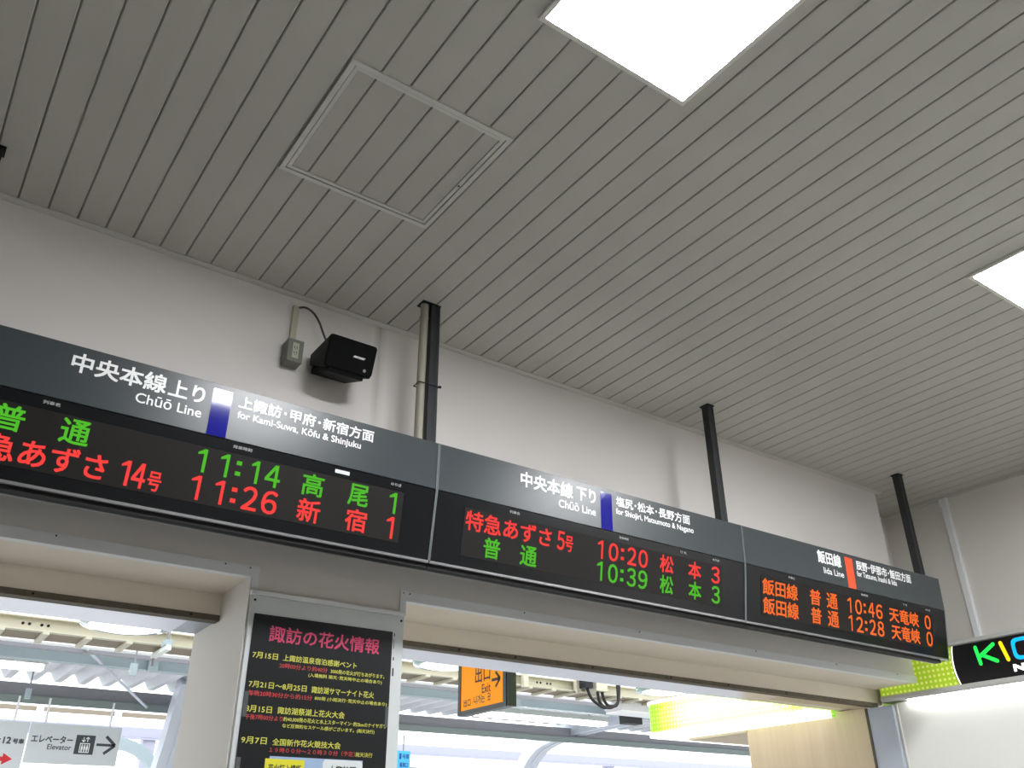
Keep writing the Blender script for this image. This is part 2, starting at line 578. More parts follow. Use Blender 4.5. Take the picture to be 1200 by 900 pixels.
for k in range(4, 10):
    x0 = max(G0 + k * PITCHX + gap, HX0 + 0.041)
    x1 = min(G0 + (k + 1) * PITCHX - gap, HX1 - 0.041)
    slat(hp, x0, x1, HY0 + 0.035, HY1 - 0.035, ZC + 0.001)
hp.build('hatch_panel', M['ceil'], h)
MB().tube([(HX1 - 0.034, 2.16, ZC - 0.0045), (HX1 - 0.034, 2.16, ZC - 0.002)], 0.004, 10).build('latch', M['dark'], h, label='small dark latch hole')

d = thing('smoke_detector', (3.80, 1.19, ZC), 'round ivory smoke detector on the ceiling at the right edge', 'smoke detector')
MB().lathe((3.80, 1.19, ZC), [(0.060, -0.012), (0.064, -0.008), (0.066, -0.0005)]).build('base', M['ivory'], d)
MB().lathe((3.80, 1.19, ZC), [(0.022, -0.046), (0.040, -0.044), (0.050, -0.034), (0.054, -0.018), (0.054, -0.012)]).build('sensor_head', M['ivory'], d)
MB().box(3.751, 3.756, 1.205, 1.213, ZC - 0.030, ZC - 0.018).build('indicator', M['dark'], d, label='tiny dark indicator window')

# ------------------------------------------------------------------ departure boards
HA, HB = (2.780, 3.060), (2.788, 2.865)
LA, LB = (2.788, 2.865), (2.832, 2.590)
def hy(z): return HA[0] + (HB[0] - HA[0]) * (HA[1] - z) / (HA[1] - HB[1])
def ly(z): return LA[0] + (LB[0] - LA[0]) * (LA[1] - z) / (LA[1] - LB[1])
def FH(u, z): return (u, hy(z) - 0.0009, z)
def FL(u, z): return (u, ly(z) - 0.0016, z)
def FC(u, z): return (u, ly(z) - 0.0008, z)
R1, R2 = (2.736, 2.815), (2.643, 2.724)
N0, N1, E0, E1, D0, D1, B0, B1 = 2.969, 3.037, 2.918, 2.955, 2.990, 3.038, 2.944, 2.980
CZ = (2.8405, 2.8525)

def one(mb, a, b, z0, z1):
    """dot-matrix figure one: a stem with a small flag"""
    st = 0.0105
    poly(mb, FL, [(b - st, z0), (b, z0), (b, z1), (b - st, z1), (a, z1 - 0.014), (a, z1 - 0.021), (b - st, z1 - 0.016)])

def board(x0, x1, label, header, stripe, smat, scr, rows, caps, ends):
    t = thing('departure_board', ((x0 + x1) / 2, 2.84, 2.575), label, 'departure board', 'departure boards hanging in a row')
    g = 0.003
    MB().prism([(2.8, 3.0585), (2.8, 2.865), (2.842, 2.592), (2.885, 2.592), (2.885, 3.0585)], 'x', x0 + g, x1 - g).build('casing', M['casing'], t)
    MB().prism([(HA[0], HA[1]), (HB[0], HB[1] + 0.002), (2.7995, 2.867), (2.7995, HA[1])], 'x', x0 + g, x1 - g).build('header_panel', M['header'], t, bevel=0.001, label='dark grey header with white lettering')
    MB().prism([(LA[0] + 0.0015, LA[1] - 0.001), (LB[0], LB[1] + 0.003), (2.841, 2.593), (2.7995, 2.864)], 'x', x0 + g, x1 - g).build('display_glass', M['black'], t, label='black glossy display front')
    q = MB()
    poly(q, FC, [(scr[0], 2.6335), (scr[1], 2.6335), (scr[1], 2.8235), (scr[0], 2.8235)])
    q.build('led_screen', M['screen'], t, label='brown-black LED matrix')
    # joint profiles at the ends, bottom rail and cable channel
    for xx in ends:
        jn = MB()
        jn.prism([(2.777, 3.0595), (2.785, 2.866), (2.829, 2.592), (2.886, 2.592), (2.886, 3.0595)], 'x', xx - 0.0040, xx - 0.0006)
        jn.build('joint_strip', M['sep'], t)
    MB().prism([(2.8295, 2.5915), (2.8305, 2.5825), (2.838, 2.581), (2.842, 2.5915)], 'x', x0 + 0.001, x1 - 0.001).build('bottom_rail', M['rail'], t, label='shiny metal bottom rail')
    ce = min(x1 - 0.001, 5.11)
    MB().box(x0 + 0.001, ce, 2.846, 2.878, 2.566, 2.5915).build('cable_channel', M['dark'], t)
    MB().box(x0 + 0.001, ce, 2.8782, 2.8845, 2.5648, 2.5915).build('rear_lip', M['sep'], t)
    q = MB()
    poly(q, FH, [(stripe[0], 2.868), (stripe[1], 2.868), (stripe[1], 3.040), (stripe[0], 3.040)])
    q.build('line_colour_stripe', smat, t, label='coloured stripe between line name and destinations')
    nm, ds = MB(), MB()
    for s, a, b, z0, z1, o_, left in header:
        write(nm if left else ds, s, FH, a, b, z0, z1, o_, 4)
    nm.build('line_name', M['white'], t)
    ds.build('destinations', M['white'], t)
    for rm, items in rows:
        cl = rm.name.split('_')[1]
        for s, a, b, z0, z1 in items:
            q = MB()
            if ':' in s:
                nm_ = 'departure_time'
                for ch, (f0, f1) in zip(s, ((0.0, 0.19), (0.214, 0.403), (0.454, 0.517), (0.585, 0.765), (0.811, 1.0))):
                    if ch == '1':
                        f0, f1 = (0.0, 0.105) if f0 == 0 else (f0 + 0.05, f1 - 0.035)
                    if ch == '1':
                        one(q, a + f0 * (b - a), a + f1 * (b - a), z0, z1)
                    elif ch == ':':
                        h = z1 - z0
                        for zc in (z0 + 0.27 * h, z0 + 0.73 * h):
                            rect(q, FL, a + f0 * (b - a), a + f1 * (b - a), zc - 0.09 * h, zc + 0.09 * h)
                    else:
                        write(q, chr(ord(ch) + 0xFEE0), FL, a + f0 * (b - a), a + f1 * (b - a), z0, z1, 0.035, 3)
            else:
                nm_ = 'platform_number' if len(s) == 1 and s in '0123456789' and b - a < 0.07 and a > 1.4 and s != '5' else 'service_or_destination'
                if s == '1':
                    one(q, a, b, z0, z1)
                elif s == '14':
                    one(q, a, a + 0.028, z0, z1)
                    write(q, chr(0xFF14), FL, a + 0.036, b, z0, z1, 0.04, 3)
                else:
                    if s.isdigit():
                        s = ''.join(chr(ord(ch) + 0xFEE0) for ch in s)
                    write(q, s, FL, a, b, z0, z1, 0.035, 3)
            q.build(nm_, rm, t, label=cl + ' lit characters')
    for s, a, b in caps:
        q = MB()
        write(q, s, FL, a, b, CZ[0], CZ[1], 0.06, 2)
        q.build('column_caption', M['caption'], t)
    return t

def stack(items, row):
    return [(s, a, b) + (z if z else row) for s, a, b, z in items]
def g1(s, a, b): return (s, a, b, None)

OFF = 0.045
b1 = board(-0.135, 1.633, 'leftmost departure board, blue stripe, for Kami-Suwa and Shinjuku',
    [('中央本線', 0.271, 0.568, N0, N1, OFF, 1), ('上り', 0.576, 0.697, 2.970, 3.034, OFF, 1), ('Chūō Line', 0.480, 0.696, E0, E1, 0.03, 1),
     ('上諏訪･甲府･新宿方面', 0.816, 1.344, D0, D1, OFF, 0), ('for Kami-Suwa, Kōfu & Shinjuku', 0.817, 1.294, B0, B1, 0.035, 0)],
    (0.723, 0.790), M['blue'], (0.012, 1.494),
    [(M['led_g'], [('普', 0.103, 0.190) + R1, ('通', 0.290, 0.376) + R1, ('11:14', 0.712, 1.005) + R1, ('高', 1.087, 1.169) + R1, ('尾', 1.268, 1.349) + R1, ('1', 1.435, 1.466) + R1]),
     (M['led_r'], [('特急', 0.020, 0.187) + R2, ('あずさ', 0.199, 0.447) + R2, ('14', 0.488, 0.567) + R2, ('号', 0.573, 0.617, 2.643, 2.706), ('11:26', 0.710, 1.010) + R2, ('新', 1.085, 1.171) + R2, ('宿', 1.269, 1.355) + R2, ('1', 1.436, 1.467) + R2])],
    [('列車名', 0.223, 0.272), ('発車時刻', 0.821, 0.889), ('のりば', 1.433, 1.478)], (1.633,))
q = MB()
poly(q, FC, [(1.203, 2.839), (1.261, 2.839), (1.261, 2.8525), (1.203, 2.8525)])
q.build('sticker', M['paper'], b1, label='small white sticker on the black bezel')
board(1.636, 3.412, 'middle departure board, blue stripe, for Shiojiri, Matsumoto and Nagano',
    [('中央本線', 2.037, 2.320, N0, N1, OFF, 1), ('下り', 2.339, 2.451, 2.972, 3.035, OFF, 1), ('Chūō Line', 2.240, 2.449, E0, E1, 0.03, 1),
     ('塩尻･松本･長野方面', 2.572, 3.043, D0, D1, OFF, 0), ('for Shiojiri, Matsumoto & Nagano', 2.569, 3.063, B0, B1, 0.035, 0)],
    (2.479, 2.546), M['blue'], (1.770, 3.248),
    [(M['led_r'], [('特急あずさ', 1.778, 2.207) + R1, ('5', 2.238, 2.278) + R1, ('号', 2.282, 2.324, 2.736, 2.802), ('10:20', 2.462, 2.759) + R1, ('松', 2.835, 2.921) + R1, ('本', 3.018, 3.103) + R1, ('3', 3.172, 3.230) + R1]),
     (M['led_g'], [('普', 1.873, 1.954) + R2, ('通', 2.053, 2.138) + R2, ('10:39', 2.463, 2.760) + R2, ('松', 2.837, 2.921) + R2, ('本', 3.021, 3.105) + R2, ('3', 3.174, 3.231) + R2])],
    [('列車名', 1.985, 2.035), ('発車時刻', 2.583, 2.639), ('行 先', 2.963, 3.004), ('のりば', 3.181, 3.228)], (1.639, 3.412))
board(3.415, 5.176, 'rightmost departure board, orange stripe and all-orange lit rows',
    [('飯田線', 4.007, 4.212, N0, 3.041, OFF, 1), ('Iida Line', 4.046, 4.220, 2.916, 2.950, 0.03, 1),
     ('辰野･伊那市･飯田方面', 4.348, 4.874, 2.983, 3.037, OFF, 0), ('for Tatsuno, Inashi & Iida', 4.344, 4.719, 2.942, 2.978, 0.035, 0)],
    (4.248, 4.318), M['orange'], (3.530, 5.030),
    [(M['led_o'], [('飯田線', 3.538, 3.811) + R1, ('普', 3.908, 3.998) + R1, ('通', 4.047, 4.140) + R1, ('10:46', 4.226, 4.541) + R1, ('天竜峡', 4.605, 4.891) + R1, ('0', 4.953, 5.014) + R1]),
     (M['led_o'], [('飯田線', 3.540, 3.814) + R2, ('普', 3.913, 3.999) + R2, ('通', 4.051, 4.144) + R2, ('12:28', 4.228, 4.547) + R2, ('天竜峡', 4.617, 4.893) + R2, ('0', 4.958, 5.020) + R2])],
    [('列車名', 3.740, 3.790), ('発車時刻', 4.352, 4.414), ('行 先', 4.745, 4.786), ('のりば', 4.970, 5.019)], (3.418, 5.176))

# hanger posts behind the boards
def post(x, label, flange):
    t = thing('hanger_post', (x + 0.0225, 2.925, 2.60), label, 'post', 'black hanger posts of the departure boards')
    y0, y1 = 2.899, 2.943
    p = MB()
    p.prism([(x, y0), (x + 0.044, y0), (x + 0.044, y1), (x, y1)], 'z', 2.60, ZC - 0.004)
    p.prism([(x + 0.030, y0 - 0.003), (x + 0.044, y0 - 0.003), (x + 0.044, y0), (x + 0.030, y0)], 'z', 2.60, ZC - 0.006)
    p.build('post_tube', M['post'], t, bevel=0.0012)
    if flange == 2:
        MB().box(x - 0.047, x + 0.047, 2.894, 2.952, ZC - 0.005, ZC - 0.0003).build('ceiling_flange', M['casing'], t)
    elif flange:
        MB().box(x - 0.006, x + 0.050, 2.891, 2.951, ZC - 0.005, ZC - 0.0003).build('ceiling_flange', M['casing'], t)
    MB().box(x - 0.012, x + 0.056, 2.886, 2.8985, 3.035, 3.066).build('board_bracket', M['casing'], t)
post(-0.138, 'black hanger post at the left edge of the photo', 1)
post(1.641, 'black hanger post with a grey conduit strapped beside it', 2)
post(3.415, 'black hanger post between the middle and rightmost boards', 1)
post(5.212, 'black hanger post at the far right end of the boards', 1)

t = thing('conduit_pipe', (1.617, 2.925, 3.06), 'grey conduit pipe running up beside the left black post', 'conduit')
MB().tube([(1.614, 2.923, 3.05), (1.6155, 2.923, 3.4), (1.619, 2.923, ZC - 0.006)], 0.0185, 16).build('pipe', M['pvc'], t)
MB().tube([(1.5965 + 0.021 + 0.0215 * math.cos(a_), 2.923 + 0.0215 * math.sin(a_), ZC - 0.075) for a_ in [i * math.pi / 8 for i in range(17)]], 0.0012, 6).build('coupling', M['pvc'], t)
tie = []
for (xx, yy) in ((1.594, 2.898), (1.690, 2.894), (1.690, 2.948), (1.594, 2.948), (1.594, 2.898)):
    tie.append((xx, yy, 3.385))
MB().tube(tie, 0.0028, 6).build('cable_tie', M['casing'], t, label='black cable tie')
MB().box(1.688, 1.699, 2.889, 2.897, 3.380, 3.389).build('tie_lock', M['casing'], t)

# ------------------------------------------------------------------ speaker, outlet box, cable
t = thing('wall_speaker', (1.31, 3.0, 3.39), 'black wedge wall speaker mounted above the leftmost departure board', 'speaker')
MB().prism([(2.958, 3.526), (3.178, 3.524), (3.178, 3.468), (3.004, 3.386)], 'x', 1.203, 1.418).build('cabinet', M['spk'], t, bevel=0.010)
def FS(u, v):  # front face of the speaker: v from 0 (bottom) to 1 (top)
    return (u, 3.003 + (2.957 - 3.003) * v - 0.006, 3.388 + (3.524 - 3.388) * v - 0.002)
g = MB()
n = 8
pts = []
for cx, cz, a0 in ((1.402, 0.12, -90), (1.402, 0.88, 0), (1.219, 0.88, 90), (1.219, 0.12, 180)):
    for i in range(n + 1):
        a = math.radians(a0 + 90 * i / n)
        pts.append((cx + 0.013 * math.cos(a), cz + 0.09 * math.sin(a)))
fr = [FS(*p) for p in pts]
bk = [(p[0], p[1] + 0.0075, p[2] + 0.0025) for p in fr]
nn = len(fr)
g.add(fr + bk, [(i, (i + 1) % nn, nn + (i + 1) % nn, nn + i) for i in range(nn)])
g.add(fr, [tuple(range(nn))])
g.build('grille', M['grille'], t)
q = MB()
def FB(u, v):
    p = FS(u, v)
    return (p[0], p[1] - 0.0008, p[2] - 0.0003)
write(q, 'BOSE', lambda u, v: FB(u + 0.10 * (v - 0.5), v), 1.318, 1.368, 0.475, 0.535, 0.1, 3)
q.build('badge', M['white'], t, label='small white slanted badge')
q = MB()
c0 = FB(1.378, 0.17)
q.tube([(c0[0], c0[1] - 0.001, c0[2]), (c0[0], c0[1] + 0.004, c0[2] + 0.001)], 0.007, 14)
q.build('round_emblem', M['pvc'], t, label='small round pale emblem')
MB().prism([(3.006, 3.388), (3.18, 3.470), (3.199, 3.470), (3.199, 3.445), (3.016, 3.374)], 'x', 1.225, 1.385).build('wall_bracket', M['spk'], t)

t = thing('outlet_box', (1.12, 3.165, 3.44), 'grey surface outlet box on the wall left of the speaker', 'outlet')
MB().box(1.086, 1.156, 3.132, 3.1995, 3.440, 3.548).build('housing', M['box'], t, bevel=0.003)
MB().box(1.107, 1.135, 3.1295, 3.1315, 3.457, 3.530).build('cover_plate', M['plate'], t, bevel=0.0008, label='cream socket plate')
for z in (3.508, 3.482):
    so = MB()
    so.box(1.114, 1.1165, 3.1285, 3.1292, z - 0.006, z + 0.006)
    so.box(1.124, 1.1265, 3.1285, 3.1292, z - 0.006, z + 0.006)
    so.tube([(1.1205, 3.1285, z - 0.010), (1.1205, 3.1292, z - 0.010)], 0.002, 8)
    so.build('socket_holes', M['dark'], t)
t2 = MB()
t2.prism([(1.108, 3.1995), (1.108, 3.1845), (1.111, 3.1825), (1.131, 3.1825), (1.134, 3.1845), (1.134, 3.1995)], 'z', 3.5485, 3.748)
tag(t2.build('cable_duct', M['plate']), 'short cream cable duct rising from the grey outlet box', 'cable duct')
pts = []
ctrl = [(1.130, 3.187, 3.742), (1.160, 3.175, 3.747), (1.195, 3.165, 3.725), (1.222, 3.155, 3.68), (1.238, 3.140, 3.625), (1.252, 3.12, 3.572), (1.262, 3.10, 3.530)]
def catmull(ct, n=8):
    out = []
    c_ = [Vector(p) for p in ct]
    c_ = [c_[0]] + c_ + [c_[-1]]
    for i in range(1, len(c_) - 2):
        for k in range(n):
            u = k / n
            p0, p1, p2, p3 = c_[i - 1:i + 3]
            out.append(0.5 * ((2 * p1) + (p2 - p0) * u + (2 * p0 - 5 * p1 + 4 * p2 - p3) * u * u + (3 * p1 - p0 - 3 * p2 + p3) * u ** 3))
    out.append(c_[-2])
    return out
tag(MB().tube(catmull(ctrl), 0.0048, 10).build('speaker_cable', M['cable']), 'grey cable looping from the cream duct to the black speaker', 'cable')

# white cable duct down the right wall
t2 = MB()
t2.prism([(2.975, 5.9195), (2.975, 5.897), (2.981, 5.892), (3.020, 5.892), (3.026, 5.897), (3.026, 5.9195)][::1] and [(5.9195, 2.972), (5.897, 2.972), (5.892, 2.978), (5.892, 3.012), (5.897, 3.020), (5.9195, 3.020)], 'z', 2.75, 3.775)
t2.prism([(5.9195, 2.966), (5.890, 2.966), (5.884, 2.974), (5.884, 3.018), (5.890, 3.026), (5.9195, 3.026)], 'z', 3.74, 3.797)
tag(t2.build('wall_duct', M['trim']), 'white vertical cable duct on the right wall above the shop sign', 'cable duct')

# ------------------------------------------------------------------ notice board with the poster
t = thing('notice_board', (1.41, 3.19, 1.0), 'pale framed notice board fixed on the pillar between the openings', 'notice board')
MB().box(1.090, 1.732, 3.184, 3.1995, 1.0, 2.462).build('backing_panel', M['acryl'], t, bevel=0.002)
MB().box(1.086, 1.736, 3.178, 3.1995, 2.4625, 2.478).build('top_rail', M['trim'], t, bevel=0.001)
for x in (1.104, 1.719):
    MB().tube([(x, 3.181, 2.443), (x, 3.1845, 2.443)], 0.0045, 10).build('screw', M['dark'], t)
for z0, z1, w_ in ((2.378, 2.390, .003), (2.33, 2.366, .0015), (2.285, 2.297, .004), (2.225, 2.255, .005)):
    MB().box(1.690, 1.690 + w_, 3.1825, 3.1838, z0, z1).build('slot', M['dark'], t, label='dark vertical slot on the right edge')
p = thing('poster', (1.394, 3.182, 1.30), 'black fireworks poster with yellow and red Japanese lines', 'poster')
MB().box(1.108, 1.681, 3.1795, 3.1836, 1.30, 2.394).build('sheet', M['posterk'], p)
def FP(u, v): return (u, 3.1790, v)
def FP2(u, v): return (u, 3.1786, v)
POS = [('p', '諏訪の花火情報', 1.172, 1.625, 2.299, 2.358), ('y', '7月15日', 1.119, 1.215, 2.236, 2.258), ('y', '上諏訪温泉宿泊感謝ベント', 1.235, 1.533, 2.236, 2.259),
 ('r', '20時00分より約40分', 1.224, 1.414, 2.210, 2.228), ('y', '3000発の花火が打ちあがります。', 1.427, 1.654, 2.210, 2.226), ('y', '(入場無料 雨天･荒天時中止の場合あり)', 1.340, 1.645, 2.187, 2.203),
 ('y', '7月21日～8月25日', 1.119, 1.338, 2.135, 2.157), ('y', '諏訪湖サマーナイト花火', 1.358, 1.614, 2.134, 2.158), ('r', '毎晩20時30分から約15分', 1.119, 1.363, 2.107, 2.125),
 ('y', '800発 (小雨決行･荒天中止の場合あり)', 1.373, 1.671, 2.108, 2.124), ('y', '8月15日', 1.118, 1.215, 2.052, 2.075), ('y', '諏訪湖祭湖上花火大会', 1.236, 1.498, 2.053, 2.077),
 ('r', '午後7時00分より', 1.119, 1.259, 2.028, 2.046), ('y', '約40,000発の花火と水上スターマイン･約2kmのナイヤガラ', 1.261, 1.674, 2.029, 2.045),
 ('y', 'など圧倒的なスケール感がございます。(雨天決行)', 1.260, 1.626, 2.006, 2.022), ('y', '9月7日', 1.117, 1.209, 1.949, 1.972), ('y', '全国新作花火競技大会', 1.230, 1.491, 1.948, 1.971),
 ('r', '１９時００分～２０時３０分（予定）', 1.222, 1.551, 1.925, 1.942), ('y', '雨天決行', 1.554, 1.623, 1.925, 1.941)]
for c_, s_t, a, b, z0, z1 in POS:
    q = MB()
    write(q, s_t, FP, a, b, z0, z1, {'p': 0.03, 'y': 0.025, 'r': 0.015}[c_], 2)
    q.build('title' if c_ == 'p' else 'text_line', M['p_' + c_], p, label={'p': 'crimson title line', 'y': 'yellow line of text', 'r': 'red line of text'}[c_])
q = MB(); rect(q, FP, 1.226, 1.585, 1.55, 1.913); q.build('map_panel', M['mapblue'], p, label='pale blue map area')
q = MB(); rect(q, FP2, 1.211, 1.357, 1.84, 1.905); q.build('yellow_box', M['yellow'], p, label='yellow caption box')
q = MB(); write(q, '花火打上場所', lambda u, v: (u, 3.1782, v), 1.224, 1.346, 1.862, 1.888, 0.05, 3); q.build('box_caption', M['p_k'], p)
q = MB()
pp = [(1.427, 1.80), (1.585, 1.80), (1.585, 1.900), (1.578, 1.911), (1.434, 1.911), (1.427, 1.900)]
poly(q, FP2, pp); q.build('white_box', M['paper'], p, label='white rounded caption box')
q = MB(); write(q, '上諏訪駅', lambda u, v: (u, 3.1782, v), 1.452, 1.560, 1.862, 1.892, 0.05, 3); q.build('station_caption', M['p_k'], p)
for (x0, x1, z0, z1) in ((1.1085, 1.124, 2.035, 2.120), (1.1085, 1.124, 1.84, 1.905), (1.667, 1.6805, 2.035, 2.110)):
    q = MB(); rect(q, FP2, x0, x1, z0, z1); q.build('tape_strip', M['tape'], p, label='clear tape strip at the edge')

# ------------------------------------------------------------------ kiosk inside the hall
XK = 5.42
t = thing('shop_sign', (5.50, 2.0, 2.43), 'long black illuminated shop sign with coloured letters and lime end', 'sign')
YK = 0.2
MB().box(XK + 0.004, 5.70, YK, 3.478, 2.470, 2.712).build('sign_box', M['silver'], t)
q = MB()
def FK(y, z): return (XK + 0.0032, y, z)
def FK2(y, z): return (XK + 0.0026, y, z)
def FK3(y, z): return (XK + 0.0018, y, z)
def arc(y0, n=14):
    out = []
    for i in range(n + 1):
        u = -1 + 2 * i / n
        out.append((y0 - 0.018 * u * u, 2.596 + 0.112 * u))
    return out
ar = arc(2.955)
poly(q, FK, [(3.478, 2.484), (3.478, 2.708)] + ar[::-1]); q.build('lime_end_panel', M['lime'], t, label='lime green dotted end panel')
q = MB(); poly(q, FK, ar + [(YK, 2.708), (YK, 2.484)]); q.build('black_face', M['kblack'], t, label='black sign face')
q = MB()
aa, bb = arc(2.951), arc(2.943)
for i in range(len(aa) - 1):
    q.add([FK2(*aa[i]), FK2(*aa[i + 1]), FK2(*bb[i + 1]), FK2(*bb[i])], [(0, 1, 2, 3)])
q.build('white_arc', M['k_w'], t, label='thin white curved line')
MB().box(XK - 0.012, 5.70, YK, 3.478, 2.7125, 2.735).build('top_edge', M['silver'], t, bevel=0.003)
MB().prism([(XK - 0.012, 2.482), (XK - 0.012, 2.462), (XK - 0.004, 2.446), (5.70, 2.446), (5.70, 2.469), (XK + 0.02, 2.482)], 'y', YK, 3.478).build('bottom_edge', M['silver'], t, bevel=0.002)
MB().box(XK + 0.004, XK + 0.05, YK, 3.30, 2.4395, 2.4455).build('strip_lamp', M['strip'], t, label='glowing strip lamp under the sign')
def bar(mb, fn, a, b, wd, n=6):
    """rounded stroke from a to b"""
    dx, dy = b[0] - a[0], b[1] - a[1]
    ang = math.atan2(dy, dx)
    pts_ = []
    for (cx, cy), s0 in ((a, 90), (b, -90)):
        for i in range(n + 1):
            th = ang + math.radians(s0 + 180 * i / n)
            pts_.append((cx + wd / 2 * math.cos(th), cy + wd / 2 * math.sin(th)))
    poly(mb, fn, pts_)
# letters run towards smaller y
q = MB()
bar(q, FK2, (2.787, 2.678), (2.777, 2.582), 0.022)
bar(q, FK3, (2.676, 2.679), (2.770, 2.624), 0.022)
bar(q, FK3, (2.757, 2.630), (2.676, 2.583), 0.022)
q.build('letter_k', M['k_g'], t, label='green letter')
q = MB(); bar(q, FK2, (2.632, 2.678), (2.610, 2.580), 0.022); q.build('letter_i', M['k_y'], t, label='yellow letter')
def oval(mb, fn, yc, w_, h_, zc, th):
    o_, i_ = [], []
    n_ = 32
    for k in range(n_):
        a = 2 * math.pi * k / n_
        ca, sa = math.cos(a), math.sin(a)
        e = 0.5
        fx = math.copysign(abs(ca) ** e, ca)
        fz = math.copysign(abs(sa) ** e, sa)
        o_.append(fn(yc + fx * w_ / 2, zc + fz * h_ / 2))
        i_.append(fn(yc + fx * (w_ / 2 - th), zc + fz * (h_ / 2 - th)))
    mb.add(o_ + i_, [(k, (k + 1) % n_, n_ + (k + 1) % n_, n_ + k) for k in range(n_)])
q = MB(); oval(q, FK2, 2.505, 0.138, 0.124, 2.630, 0.021); q.build('letter_o', M['k_b'], t, label='blue letter')
q = MB()
bar(q, FK2, (2.32, 2.682), (2.40, 2.682), 0.02); bar(q, FK3, (2.40, 2.682), (2.40, 2.632), 0.02)
bar(q, FK2, (2.40, 2.632), (2.32, 2.632), 0.02); bar(q, FK3, (2.32, 2.632), (2.32, 2.580), 0.02); bar(q, FK2, (2.32, 2.580), (2.40, 2.580), 0.02)
q.build('letter_s', M['k_r'], t, label='red letter')
q = MB()
bar(q, FK2, (2.255, 2.678), (2.245, 2.582), 0.022); bar(q, FK3, (2.144, 2.679), (2.238, 2.624), 0.022); bar(q, FK3, (2.225, 2.630), (2.144, 2.583), 0.022)
q.build('letter_k', M['k_g'], t, label='green letter')
q = MB(); write(q, 'NewDays', lambda u, v: FK2(2.594 - u, v), 0.0, 0.36, 2.497, 2.549, 0.14, 3); q.build('small_letters', M['k_w'], t, label='small white lettering')

t = thing('shop_stall', (5.46, 2.0, 0), 'plain white shop stall front below the black shop sign', 'shop stall')
MB().box(5.448, 5.70, YK, 3.400, 0, 2.4385).build('front_panel', M['kpanel'], t)
MB().box(5.432, 5.452, 3.388, 3.402, 0, 2.43).build('edge_strip', M['silver'], t, label='light metal edge strip')
j = MB()
j.box(5.405, 5.47, 3.4025, 3.585, 0, 2.423)
struct(j.build('door_jamb', M['jamb']))
struct(MB().box(5.400, 5.412, 3.5855, 3.602, 0, 2.423).build('trim_13', M['grime']))

# ------------------------------------------------------------------ outside: kiosk on the platform side
t = thing('kiosk', (6.4, 4.4, 0), 'pale wood panelled kiosk with a lime lightbox beyond the opening', 'kiosk')
MB().box(5.412, 7.6, 3.845, 4.617, 0, 2.40).build('wood_wall', M['wood'], t)
MB().box(5.412, 5.47, 3.605, 3.8449, 0, 2.43).build('wood_return', M['wood'], t)
lb = []
x_in, x_out, y_far, rr = 7.6, 5.10, 5.36, 0.10
def outline(d):
    o_ = [(5.399, 3.86), (x_out + d, 3.86)]
    for i in range(9):
        a = math.radians(180 - 90 * i / 8)
        o_.append((x_out + rr + (rr - d) * math.cos(a), y_far - rr + (rr - d) * math.sin(a)))
    o_ += [(x_in, y_far - d), (x_in, 4.63), (5.399, 4.63)]
    return o_
MB().prism(outline(0.0), 'z', 2.425, 2.632).build('lime_lightbox', M['lime2'], t, label='glowing lime dotted fascia')
MB().tube([(5.24, 3.95, 2.53), (5.24, 5.02, 2.53)], 0.018, 10).build('lightbox_tube', M['boxtube'], t, label='fluorescent tube inside the lightbox')
MB().prism(outline(-0.012), 'z', 2.6325, 2.655).build('top_edge', M['lboxw'], t, label='white top edge')
MB().prism(outline(-0.012), 'z', 2.396, 2.4245).build('bottom_edge', M['lboxw'], t, label='glowing white bottom edge')
MB().box(5.40, 7.6, 4.6175, 5.20, 2.380, 2.3955).build('soffit_board', M['beige'], t, label='beige underside')

# ------------------------------------------------------------------ outside: platform, canopy and signs
struct(MB().box(-14, 34, 3.9, 22, -0.1, 0.0).build('ground', M['ground']))
struct(MB().box(-4, 14, 3.812, 6.30, 3.0, 3.2).build('eave_slab', M['soffit']))
struct(MB().box(-3.7, 14, 3.83, 3.86, 2.56, 3.0).build('wall_outside', M['wall2']))

for i, (x, lbl) in enumerate(((1.27, 'round glass-rimmed lamp seen through the left opening'), (3.68, 'round glass-rimmed lamp left of the orange exit sign'), (6.02, 'round glass-rimmed lamp just above the lime lightbox'))):
    t = thing('round_lamp', (x, 6.02, 3.0), lbl, 'lamp', 'round lamps under the eave')
    MB().lathe((x, 6.02, 3.0), [(0.22, -0.095), (0.268, -0.092), (0.278, -0.065), (0.262, -0.03)]).build('glass_rim', M['glass'], t, label='pale green glass rim')
    MB().lathe((x, 6.02, 3.0), [(0.10, -0.112), (0.18, -0.106), (0.219, -0.096), (0.219, -0.03)]).build('opal_cover', M['opal'], t)
    MB().lathe((x, 6.02, 3.0), [(0.13, -0.03), (0.13, -0.0005)]).build('mount', M['fit'], t)

